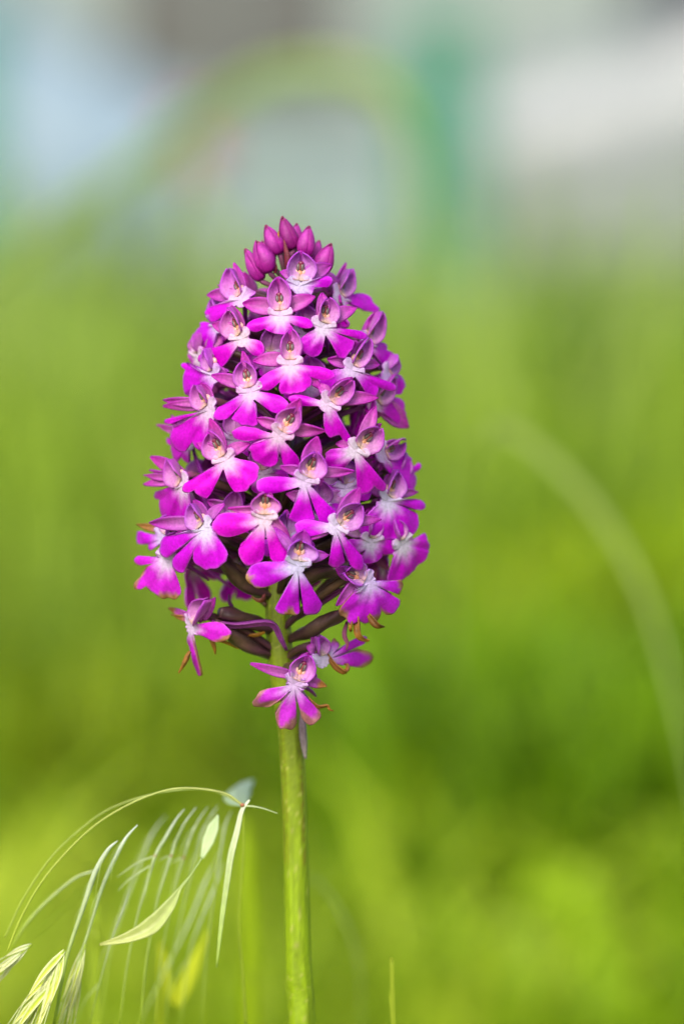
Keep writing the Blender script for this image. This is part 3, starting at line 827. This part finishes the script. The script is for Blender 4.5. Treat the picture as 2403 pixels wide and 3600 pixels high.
# ---- buds
def bud(base, tip, hw, dark=0.0, depth=20, attach=None):
    B = PT(*base, depth); Tp = PT(*tip, depth)
    ay = attach or base[1] + 70
    A = PT(axx(ay), ay)
    n = 12
    stalk = spline([A - B, (A - B) * .5 + Vector((0, -.0004, .0003)), (Tp - B) * -.05, (Tp - B) * .05], n)
    V, F = tube_data(stalk, [8 * S, 9 * S, 9 * S, 7 * S], 8)
    C = np.array([lerp((.14, .09, .05), (.30, .06, .24), t) for t in np.repeat(np.linspace(0, 1, n), 8)])
    o = mk('bud', V, F, M_OVARY, orchid, C); o.location = B - ORG
    ax = np.array(Tp - B); ln = np.linalg.norm(ax); a = ax / ln
    e1 = np.cross(a, [0, 1, 0]); e1 /= np.linalg.norm(e1); e2 = np.cross(a, e1)
    n, m = 14, 8
    ph = rng.random() * 2
    for k in range(3):
        V = []; C = []
        for i in range(n):
            s = i / (n - 1)
            r = hw * S * float(np.interp(s, [0, .1, .3, .5, .75, .92, 1], [.40, .74, .93, .90, .62, .28, .05])) * (1 + .03 * k)
            for j in range(m):
                t = -1 + 2 * j / (m - 1)
                th = ph + k * 2.094 + t * 1.22
                rr_ = r * (1 - .16 * abs(t) ** 4) * (1 + .04 * math.sin(5 * s + 4 * t + k))
                V.append(a * ln * s * (1 + .05 * (k - 1)) + (e1 * math.cos(th) + e2 * math.sin(th)) * rr_)
                c = lerp((.40, .010, .31), (.50, .06, .43), float(smooth(.1, .5, np.array(s))) * (1 - abs(t)))
                c = lerp(c, (.26, .006, .20), max(0, abs(t) - .7) * 2.2) * (1 + .15 * math.sin(9 * s + 3 * t + ph))
                c = lerp(c, (.20, .01, .12), dark)
                if s > .94: c = lerp(c, BROWN * .8, .6)
                C.append(c)
        solid(mk('sepal', V, grid_faces(n, m), M_PETAL, o, C), 6 * S, 0)
    return o
bud((1028, 876), (994, 766), 30, .55, 30, 960)
bud((982, 892), (937, 796), 31, 0, 45, 980)
bud((948, 956), (904, 850), 37, 0, 75, 1040)
bud((918, 984), (864, 880), 28, 0, 55, 1050)
bud((1068, 900), (1086, 800), 32, 0, 45, 985)
bud((1040, 868), (1043, 790), 22, 0, -20, 960)
bud((1122, 962), (1163, 862), 33, .1, 60, 1030)
bud((1090, 940), (1120, 850), 28, 0, -50, 1010)
bud((950, 930), (925, 850), 28, 0, -50, 1000)
bud((1010, 930), (1000, 840), 24, .3, -40, 990)

# ---- bracts, shrivelled tips and a loose dry curl or two
def loose_leaf(name, pts, hw, cols, mat, depth=100, prof=(.5, 1, .9, .5, .1), side=None, fold=.5):
    P = [PT(p[0], p[1], p[2] if len(p) > 2 else depth) for p in pts]
    o0 = P[0]
    pth = spline([p - o0 for p in P], 16)
    sdv = side or (lambda s: np.array([.5, -.7, .5]))
    v, f, tt = blade_data(pth, [2 * hw * S * q for q in prof], sdv, fold)
    C = [lerp(cols[0], cols[1], float(s)) * (1 - .25 * abs(t)) * (.8 + .4 * rng.random()) for s, t in tt]
    o = mk(name, v, f, mat, orchid, C); o.location = o0 - ORG
    return solid(o, 5 * S, 0)
RED = ((.16, .01, .04), (.22, .03, .05)); DRY = ((.30, .12, .02), (.40, .17, .02))
loose_leaf('bract', [(1010, 955, 70), (1006, 900, 75), (998, 842, 70)], 15, RED, M_DRY)
for (x, y, x2, y2, d_) in ((1048, 950, 1058, 880, 60), (965, 960, 955, 905, 75), (1100, 985, 1112, 925, 60), (1022, 900, 1020, 850, 20), (1075, 930, 1082, 880, 20)):
    loose_leaf('bract', [(x, y, d_), ((x + x2) / 2 + 4, (y + y2) / 2, d_ + 6), (x2, y2, d_)], 10, RED, M_DRY)
loose_leaf('bract', [(982, 870, 60), (978, 835, 62), (980, 812, 60)], 5, DRY, M_DRY)
loose_leaf('bract', [(820, 2140, 80), (806, 2120, 82), (804, 2088, 80)], 9, ((.14, .02, .16), (.10, .01, .12)), M_PETAL)
loose_leaf('withered_tip', [(930, 2090, 120), (925, 2108, 128), (905, 2112, 132), (884, 2096, 130)], 12, ((.25, .05, .06), (.22, .07, .02)), M_DRY)
loose_leaf('withered_tip', [(1256, 2165, 190), (1260, 2226, 200), (1276, 2246, 190), (1296, 2252, 185)], 17, DRY, M_DRY, prof=(.8, 1, .8, .5, .3))
loose_leaf('withered_tip', [(1240, 2165, 190), (1232, 2206, 200), (1232, 2222, 185)], 9, DRY, M_DRY)
loose_leaf('withered_tip', [(1296, 2160, 195), (1326, 2196, 205), (1350, 2204, 190)], 17, ((.25, .10, .02), (.12, .04, .01)), M_DRY)
loose_leaf('withered_tip', [(1150, 2300, 110), (1180, 2340, 118), (1212, 2360, 122), (1222, 2340, 118), (1208, 2334, 112)], 14, ((.35, .14, .02), (.20, .06, .01)), M_DRY)
loose_leaf('withered_tip', [(1080, 2450, 205), (1116, 2482, 208), (1150, 2480, 205), (1158, 2494, 205), (1172, 2500, 200)], 8, DRY, M_DRY)
loose_leaf('withered_tip', [(738, 2225, 140), (754, 2270, 140), (756, 2300, 130)], 11, DRY, M_DRY)
loose_leaf('withered_tip', [(668, 2290, 150), (650, 2330, 155), (628, 2366, 150)], 13, DRY, M_DRY)
loose_leaf('bract', [(930, 2224, 60), (895, 2234, 66), (858, 2230, 60)], 9, ((.50, .24, .02), (.45, .18, .02)), M_DRY)
loose_leaf('bract', [(840, 2280, 70), (800, 2262, 74), (762, 2252, 70)], 8, ((.50, .24, .04), (.45, .18, .02)), M_DRY)
loose_leaf('withered_tip', [(1220, 2185, 150), (1212, 2230, 155), (1222, 2262, 155), (1216, 2285, 150)], 11, ((.30, .06, .20), (.35, .10, .16)), M_PETAL)
loose_leaf('bract', [(1066, 2500, 40), (1068, 2560, 46), (1072, 2620, 48), (1074, 2668, 44)], 18, ((.26, .16, .26), (.50, .42, .44)), M_PETAL, prof=(.6, .9, 1, .7, .25))
loose_leaf('spur', [(745, 2186, 130), (830, 2196, 140), (930, 2186, 150), (968, 2200, 140), (990, 2245, 120), (1008, 2286, 90)], 13, ((.34, .06, .36), (.40, .08, .46)), M_PETAL, prof=(.9, 1, 1, .9, .4), fold=.7)
# lower ovaries whose flowers face away
def ovary(pts, r, parent=orchid):
    P = [PT(*p) for p in pts]; o0 = P[0]
    pth = spline([p - o0 for p in P], 20)
    V, F = tube_data(pth, [r * S * .6, r * S, r * S * 1.1, r * S, r * S * .7], 16, True, 3, .15, 4.0)
    tc = np.repeat(np.linspace(0, 1, 20), 16)
    C = np.array([lerp((.085, .045, .035), (.045, .016, .024), .5 + .5 * math.sin(t * 9)) for t in tc]) * (1 + .4 * np.cos(np.tile(np.arange(16) * 2 * math.pi / 16 * 3, 20) + tc * 5))[:, None]
    o = mk('ovary', V, F, M_OVARY, parent, C); o.location = o0 - ORG
    return o
ovary([(970, 2222, 10), (890, 2190, 60), (820, 2164, 110), (770, 2152, 130)], 26)
ovary([(955, 2305, 10), (880, 2274, 60), (810, 2224, 110), (750, 2190, 140)], 24)
ovary([(1020, 2248, 20), (1090, 2216, 90), (1160, 2180, 150), (1225, 2146, 190)], 24)
ovary([(965, 2100, 10), (870, 2062, 70), (810, 2000, 110), (760, 1930, 130)], 24)
ovary([(980, 2080, 20), (1060, 2040, 90), (1130, 2015, 150), (1190, 2005, 200)], 24)

# ================================================================== grasses near the orchid
def arch_blade(name, label, pts, width, col, group=None, side=(0, -.6, .8), cat='grass blade', n=40, mat=None, prof=(.8, 1, .9, .6, .05), root_drop=True):
    """pts: (px,py,Y) through which the blade runs, first one nearest the ground"""
    P = [ray_pt(*p) for p in pts]
    if root_drop:
        P = [Vector((P[0].x + .004, P[0].y + .004, -.003))] + P
    o0 = Vector((P[0].x, P[0].y, 0))
    pth = spline([p - o0 for p in P], n)
    v, f, tt = blade_data(pth, [width * q for q in prof], np.array(side, float), .2)
    C = [np.array(col) * (.85 + .3 * s) for s, t in tt]
    o = mk(name, v, f, mat or M_GRASS, None, C); o.location = o0
    return tag(o, label, cat, group)

GB = 'arching grass blades behind the orchid'
YA = .85
arch_blade('grass_blade', 'broad pale green blade arching over to the left above the orchid', [(1540, 2000, YA), (1500, 1300, YA), (1470, 800, YA), (1430, 480, YA), (1290, 290, YA), (980, 270, YA), (720, 410, YA - .02), (420, 640, YA - .05), (120, 860, YA - .08), (-250, 1120, YA - .1)], .0125, (.44, .57, .16), GB, prof=(.3, .5, .8, 1, 1, 1, 1, .8))
arch_blade('grass_blade', 'pale blade arching down to the right beside the flower cone', [(1600, 2300, .30), (1620, 1750, .30), (1720, 1520, .30), (1850, 1540, .29), (2080, 1760, .28), (2260, 2060, .27), (2390, 2500, .26), (2470, 2900, .25)], .0045, (.40, .50, .14), GB, prof=(.12, .12, .15, .7, 1, 1, .9, .5))
arch_blade('grass_blade', 'soft upright green blade standing just behind the stem', [(880, 3800, .10), (880, 3400, .10), (870, 3050, .10), (866, 2860, .10)], .0035, (.28, .40, .005), GB, side=(1, -.3, 0))
arch_blade('grass_blade', 'thin faint blade bending down beside the green stem', [(1010, 3050, .08), (1130, 3110, .085), (1220, 3260, .09), (1262, 3430, .09), (1270, 3600, .09)][::-1], .0009, (.40, .50, .14), GB)
arch_blade('grass_blade', 'short thin upright blade tip near the foot of the stem', [(1384, 3700, .0), (1379, 3600, .0), (1374, 3540, .0), (1366, 3485, .0)], .0006, (.36, .46, .03), GB, side=(1, 0, 0), prof=(1, 1, .95, .85, .6, .02))

# ---- brome grass: drooping panicle with long awned spikelets
PALE = np.array([.56, .66, .36]); GRN = np.array([.34, .46, .03]); YEL = np.array([.58, .62, .08])
def z5(x, y): return (x / 1.4255, 2700 + y / 1.4255)
def thing_tube(name, parent, pts, radii, col, org, k=7, n=40, mat=None):
    P = [ray_pt(*p) - org for p in pts]
    V, F = tube_data(spline(P, n), [r * S for r in radii], k)
    c1 = np.array(col[0]); c2 = np.array(col[1])
    C = [lerp(c1, c2, i / (n - 1)) for i in range(n) for _ in range(k)]
    return mk(name, V, F, mat or M_BROME, parent, C)
def zz5(lst, Y): return [(*z5(p[0], p[1]), p[2] if len(p) > 2 else Y) for p in lst]

def spikelet(parent, org, base, tip, hw, Y, nl=6, awn=220, awn_dir=None, c=(np.array([.46, .60, .04]), np.array([.70, .72, .10]))):
    """narrow spikelet of overlapping lemmas from base to tip (photo px), each with a hair-thin awn"""
    B = np.array(ray_pt(*base, Y) - org); T = np.array(ray_pt(*tip, Y) - org)
    ax = T - B; ln = np.linalg.norm(ax); a = ax / ln
    e1 = np.cross(a, [0, 1, 0]); e1 /= np.linalg.norm(e1); e2 = np.cross(a, e1)
    V, F = tube_data([B, B + ax * .5, T], [5 * S, 4 * S, 2 * S], 6)
    o = mk('spikelet', V, F, M_BROME, parent, np.tile(GRN, (len(V), 1)))
    for i in range(nl):
        s0 = .42 * i / max(1, nl - 1) * rng.uniform(.8, 1.2); sg = (i / max(1, nl - 1) - .5) * 2 * (-1 if i % 2 else 1)
        l0 = ln * rng.uniform(.55, .8)
        b = B + ax * s0
        out = e1 * sg * hw * S * rng.uniform(.5, .95) + e2 * rng.uniform(-.6, .6) * hw * S
        t = b + a * l0 + out
        pth = spline([b, b + (t - b) * .5 + out * .12, t], 10)
        v, f, tt = blade_data(pth, [hw * S * .22, hw * S * .46, hw * S * .42, hw * S * .22, hw * S * .03], e1 + e2 * .3, .30, 7)
        C = [lerp(lerp(c[0], c[1], s), (.78, .80, .55), .65 if abs(abs(t_) - .66) < .2 or abs(t_) > .95 else 0) for s, t_ in tt]
        lem = mk('lemma', v, f, M_BROME, o, C); solid(lem, 3 * S, 0)
        ad = a * .95 + out / (hw * S) * .10 + rng.normal(0, .05, 3)
        w1 = t + ad * awn * S * .5; w2 = t + ad * awn * S + np.array([0, 0, -.0006])
        V, F = tube_data(spline([t, w1, w2], 10), [2.2 * S, 1.8 * S, .6 * S], 5)
        mk('awn', V, F, M_BROME, o, np.tile(np.array([.62, .68, .34]), (len(V), 1)))
    return o

def brome(label, org_px, Y):
    p = ray_pt(*org_px, Y)
    return tag(empty('brome_grass', (p.x, p.y, 0)), label, 'grass', 'brome grass beside the orchid')

# main plant: culm rises behind, nods at the node, long hair stalks arch to the left
Y0 = -.005
b1 = brome('nodding brome grass with a pale leaf and hair thin stalks arching to the left', z5(1230, 1283), Y0); o1 = Vector(b1.location)
g0 = ray_pt(*z5(1240, 1283), Y0)
thing_tube('culm', b1, [(1070, 0, Y0)] and zz5([(1232, 1283), (1215, 1020), (1198, 760), (1222, 420), (1218, 190)], Y0 + .01), [6, 5, 5, 5], (GRN * .8, GRN), o1)
V, F = tube_data(spline([Vector((.002, .012, -.003)), Vector((.001, .011, .05)), ray_pt(*z5(1232, 1283), Y0 + .01) - o1], 20), [7 * S, 7 * S, 6 * S], 7); mk('culm', V, F, M_BROME, b1, np.tile(GRN * .8, (len(V), 1)))
thing_tube('pedicel', b1, zz5([(1215, 185), (1120, 125), (940, 101), (800, 121), (640, 186), (480, 285), (330, 425), (200, 585), (100, 765), (38, 920)], Y0), [4.5, 4, 3.6, 3.4, 3.4, 3.2], (np.array([.45, .50, .16]), np.array([.46, .56, .06])), o1, n=70)
thing_tube('pedicel', b1, zz5([(1195, 172), (1040, 108), (800, 124), (560, 200), (400, 310), (255, 450), (120, 650), (25, 850)], Y0 + .006), [3, 2.6, 2.4, 2.4, 2.4], (np.array([.42, .5, .14]), np.array([.44, .55, .1])), o1, n=60)
thing_tube('pedicel', b1, zz5([(1215, 188), (1300, 198), (1392, 228)], Y0), [3.4, 2.6, 1.2], (PALE, PALE), o1, n=16)
nv, nf = ball_data(np.array(ray_pt(*z5(1214, 185), Y0) - o1), (9 * S, 8 * S, 7 * S), np.eye(3)); mk('node', nv, nf, M_BROME, b1, np.tile([.45, .16, .08], (len(nv), 1)))
# pale sheath tip above the node, and the pale stem hanging from it
def leaf_px(name, parent, org, pts, widths, Y, c1, c2, side=(1, -.4, .2), fold=.25, n=30):
    P = [ray_pt(*p) - org for p in zz5(pts, Y)]
    v, f, tt = blade_data(spline(P, n), [q / 1.4255 * S for q in widths], side, fold, 7)
    C = [lerp(c1, c2, float(s)) * (1 - .12 * (abs(t) < .2)) for s, t in tt]
    return solid(mk(name, v, f, M_BROME, parent, C), 3 * S, 0)
leaf_px('sheath', b1, o1, [(1214, 190, Y0 + .008), (1190, 150, Y0 + .02), (1195, 100, Y0 + .036), (1262, 62, Y0 + .046)], [14, 104, 150, 118, 20], Y0, (.44, .60, .34), (.55, .70, .52))
leaf_px('sheath', b1, o1, [(1250, 160), (1212, 215), (1188, 320), (1160, 430), (1140, 560), (1112, 760), (1085, 1000)], [8, 22, 30, 34, 30, 24, 8], Y0, (.78, .82, .66), (.40, .55, .10))
# twisted leaf
leaf_px('leaf', b1, o1, [(1092, 235), (1060, 330), (1012, 450)], [8, 58, 62, 20], Y0 + .006, (.58, .72, .42), (.60, .74, .40))
leaf_px('leaf', b1, o1, [(1012, 450), (960, 530), (905, 600), (850, 690), (760, 790), (640, 850), (500, 885)], [6, 6, 14, 60, 88, 52, 10], Y0, (.44, .58, .22), (.50, .54, .16), side=(.7, -.25, -.7))
# left spikelet at the end of the long stalk
spikelet(b1, o1, z5(160, 885), z5(-40, 1050), 36, Y0, 5, 160, c=(np.array([.40, .52, .20]), np.array([.60, .58, .18])))
thing_tube('pedicel', b1, zz5([(475, 515), (390, 545), (300, 612), (200, 705), (120, 800), (60, 900)], Y0 + .012), [4, 5, 6, 4], (PALE, GRN), o1)
arch_blade('grass_blade', 'soft green blade bending low behind the drooping stalks', [(*z5(470, 1283), .045), (*z5(480, 900), .045), (*z5(440, 620), .045), (*z5(340, 690), .043), (*z5(230, 790), .04), (*z5(100, 890), .038)], .0018, (.34, .46, .03), GB, side=(.5, -.4, .7))

# the neighbouring stalks: pale upper joint, red node, two hair stalks
stalks = [
    ([(925, 205), (880, 260), (830, 345), (780, 440), (735, 600), (690, 740), (640, 1000), (600, 1283)], 9, .004),
    ([(985, 195), (930, 265), (890, 350), (855, 440), (820, 560), (785, 680), (735, 960), (700, 1283)], 9, .006),
    ([(1040, 195), (990, 270), (955, 350), (920, 450), (870, 640), (800, 980), (770, 1283)], 8, .012),
    ([(1092, 190), (1050, 245), (1015, 330), (990, 420), (930, 640), (860, 960), (830, 1283)], 7, .020),
    ([(690, 285), (630, 350), (585, 440), (520, 590), (440, 830), (380, 1030), (330, 1283)], 12, -.004),
    ([(590, 365), (540, 410), (480, 520), (420, 680), (360, 860), (320, 990), (270, 1283)], 14, -.006),
    ([(1160, 215), (1135, 280), (1105, 410), (1080, 600), (1040, 900), (1010, 1283)], 8, .018),
    ([(1080, 470), (1030, 565), (950, 760), (850, 960), (740, 1195), (700, 1283)], 9, .034),
    ([(1120, 470), (1060, 640), (990, 800), (945, 960), (900, 1283)], 7, .026),
    ([(655, 600), (620, 700), (560, 860), (500, 1080), (450, 1283)], 6, .002),
    ([(830, 240), (770, 320), (720, 430), (650, 620), (600, 760), (545, 960), (500, 1283)], 7, .030),
]
names = ['second brome stalk with a pale upper joint beside the twisted leaf', 'brome stalk with a pale upper joint above the twisted leaf', 'slim brome stalk crossing behind the twisted leaf', 'short jointed brome stalk close to the nodding tip', 'pale brome stalk leaning over the striped spikelet', 'thickest pale brome stalk rising from the striped spikelet', 'brome stalk hanging straight below the nodding tip', 'broad soft brome stalk hanging below the twisted leaf', 'faint brome stalk between the pale sheath and the yellow leaf', 'thin short brome stalk beside the small striped spikelet', 'soft blurred brome stalk behind the others']
for i, (pts, r, Y) in enumerate(stalks):
    foot = ray_pt(*z5(*pts[-1]), Y)
    b = tag(empty('brome_stalk', (foot.x - .004, foot.y, 0)), names[i], 'grass', 'brome stalks beside the orchid'); o_ = Vector(b.location)
    pts = [pts[0]] + [(x + rng.normal(0, 2.5), y) for x, y in pts[1:]]; r = r * rng.uniform(.7, 1.15)
    thing_tube('culm', b, zz5(pts, Y), [r * .12, r * .5, r * .62, r * .45, r * .38, r * .4], (np.array([.72, .80, .72]) * rng.uniform(.75, 1.05), GRN * 1.1), o_, n=50)
    for q in range(3):
        kx, ky = pts[1 + q % (len(pts) - 2)]; ln_ = rng.uniform(120, 330); dx_ = rng.uniform(-.75, -.25)
        thing_tube('awn', b, zz5([(kx, ky), (kx + dx_ * ln_ * .4, ky + ln_ * .35), (kx + dx_ * ln_ * .7, ky + ln_)], Y + rng.uniform(-.004, .012)), [1.9, 1.5, .6], (PALE, GRN * 1.2), o_, n=12, k=5)
    V, F = tube_data(spline([foot - o_, (foot - o_) * .5 + Vector((-.001, 0, 0)), Vector((0, 0, -.003))], 12), [r * .6 * S, 6 * S, 7 * S], 7); mk('culm', V, F, M_BROME, b, np.tile(GRN, (len(V), 1)))
    if i in (0, 1, 2):
        nx, ny = pts[3]
        nv, nf = ball_data(np.array(ray_pt(*z5(nx, ny), Y) - o_), (6 * S, 6 * S, 5 * S), np.eye(3)); mk('node', nv, nf, M_BROME, b, np.tile([.45, .20, .10], (len(nv), 1)))
        if i == 0:
            thing_tube('pedicel', b, zz5([(nx, ny), (700, 470), (640, 508), (590, 545)], Y), [2.6, 2.4, 1], (PALE, PALE), o_, n=16)
            thing_tube('pedicel', b, zz5([(752, 490), (690, 530), (640, 565), (592, 615)], Y), [2.6, 2.4, 1], (PALE, PALE), o_, n=16)
        else:
            thing_tube('pedicel', b, zz5([(nx, ny), (nx - 30, ny + 8), (nx - 58, ny + 24)], Y), [2.6, 2.4, 1], (PALE, PALE), o_, n=10)
        thing_tube('awn', b, zz5([(nx + 5, ny - 10), (nx - 55, ny + 150), (nx - 100, ny + 300)], Y + .004), [2, 1.8, .8], (PALE, GRN), o_, n=12)
    if i == 4: spikelet(b, o_, z5(430, 880), z5(330, 1270), 38, Y, 7, 160)
    if i == 5:
        spikelet(b, o_, z5(325, 915), z5(150, 1320), 58, Y - .004, 10, 200)
        spikelet(b, o_, z5(300, 1000), z5(90, 1330), 50, Y - .002, 8, 140)
arch_blade('grass_blade', 'short bright yellow leaf standing among the brome stalks', [(*z5(800, 1283), .045), (*z5(870, 1190), .045), (*z5(935, 1060), .045), (*z5(990, 930), .045), (*z5(1052, 795), .045)], .0024, (.50, .56, .02), GB, side=(.8, -.3, .3), prof=(.1, .12, .2, .9, 1, .9, .35, .03))
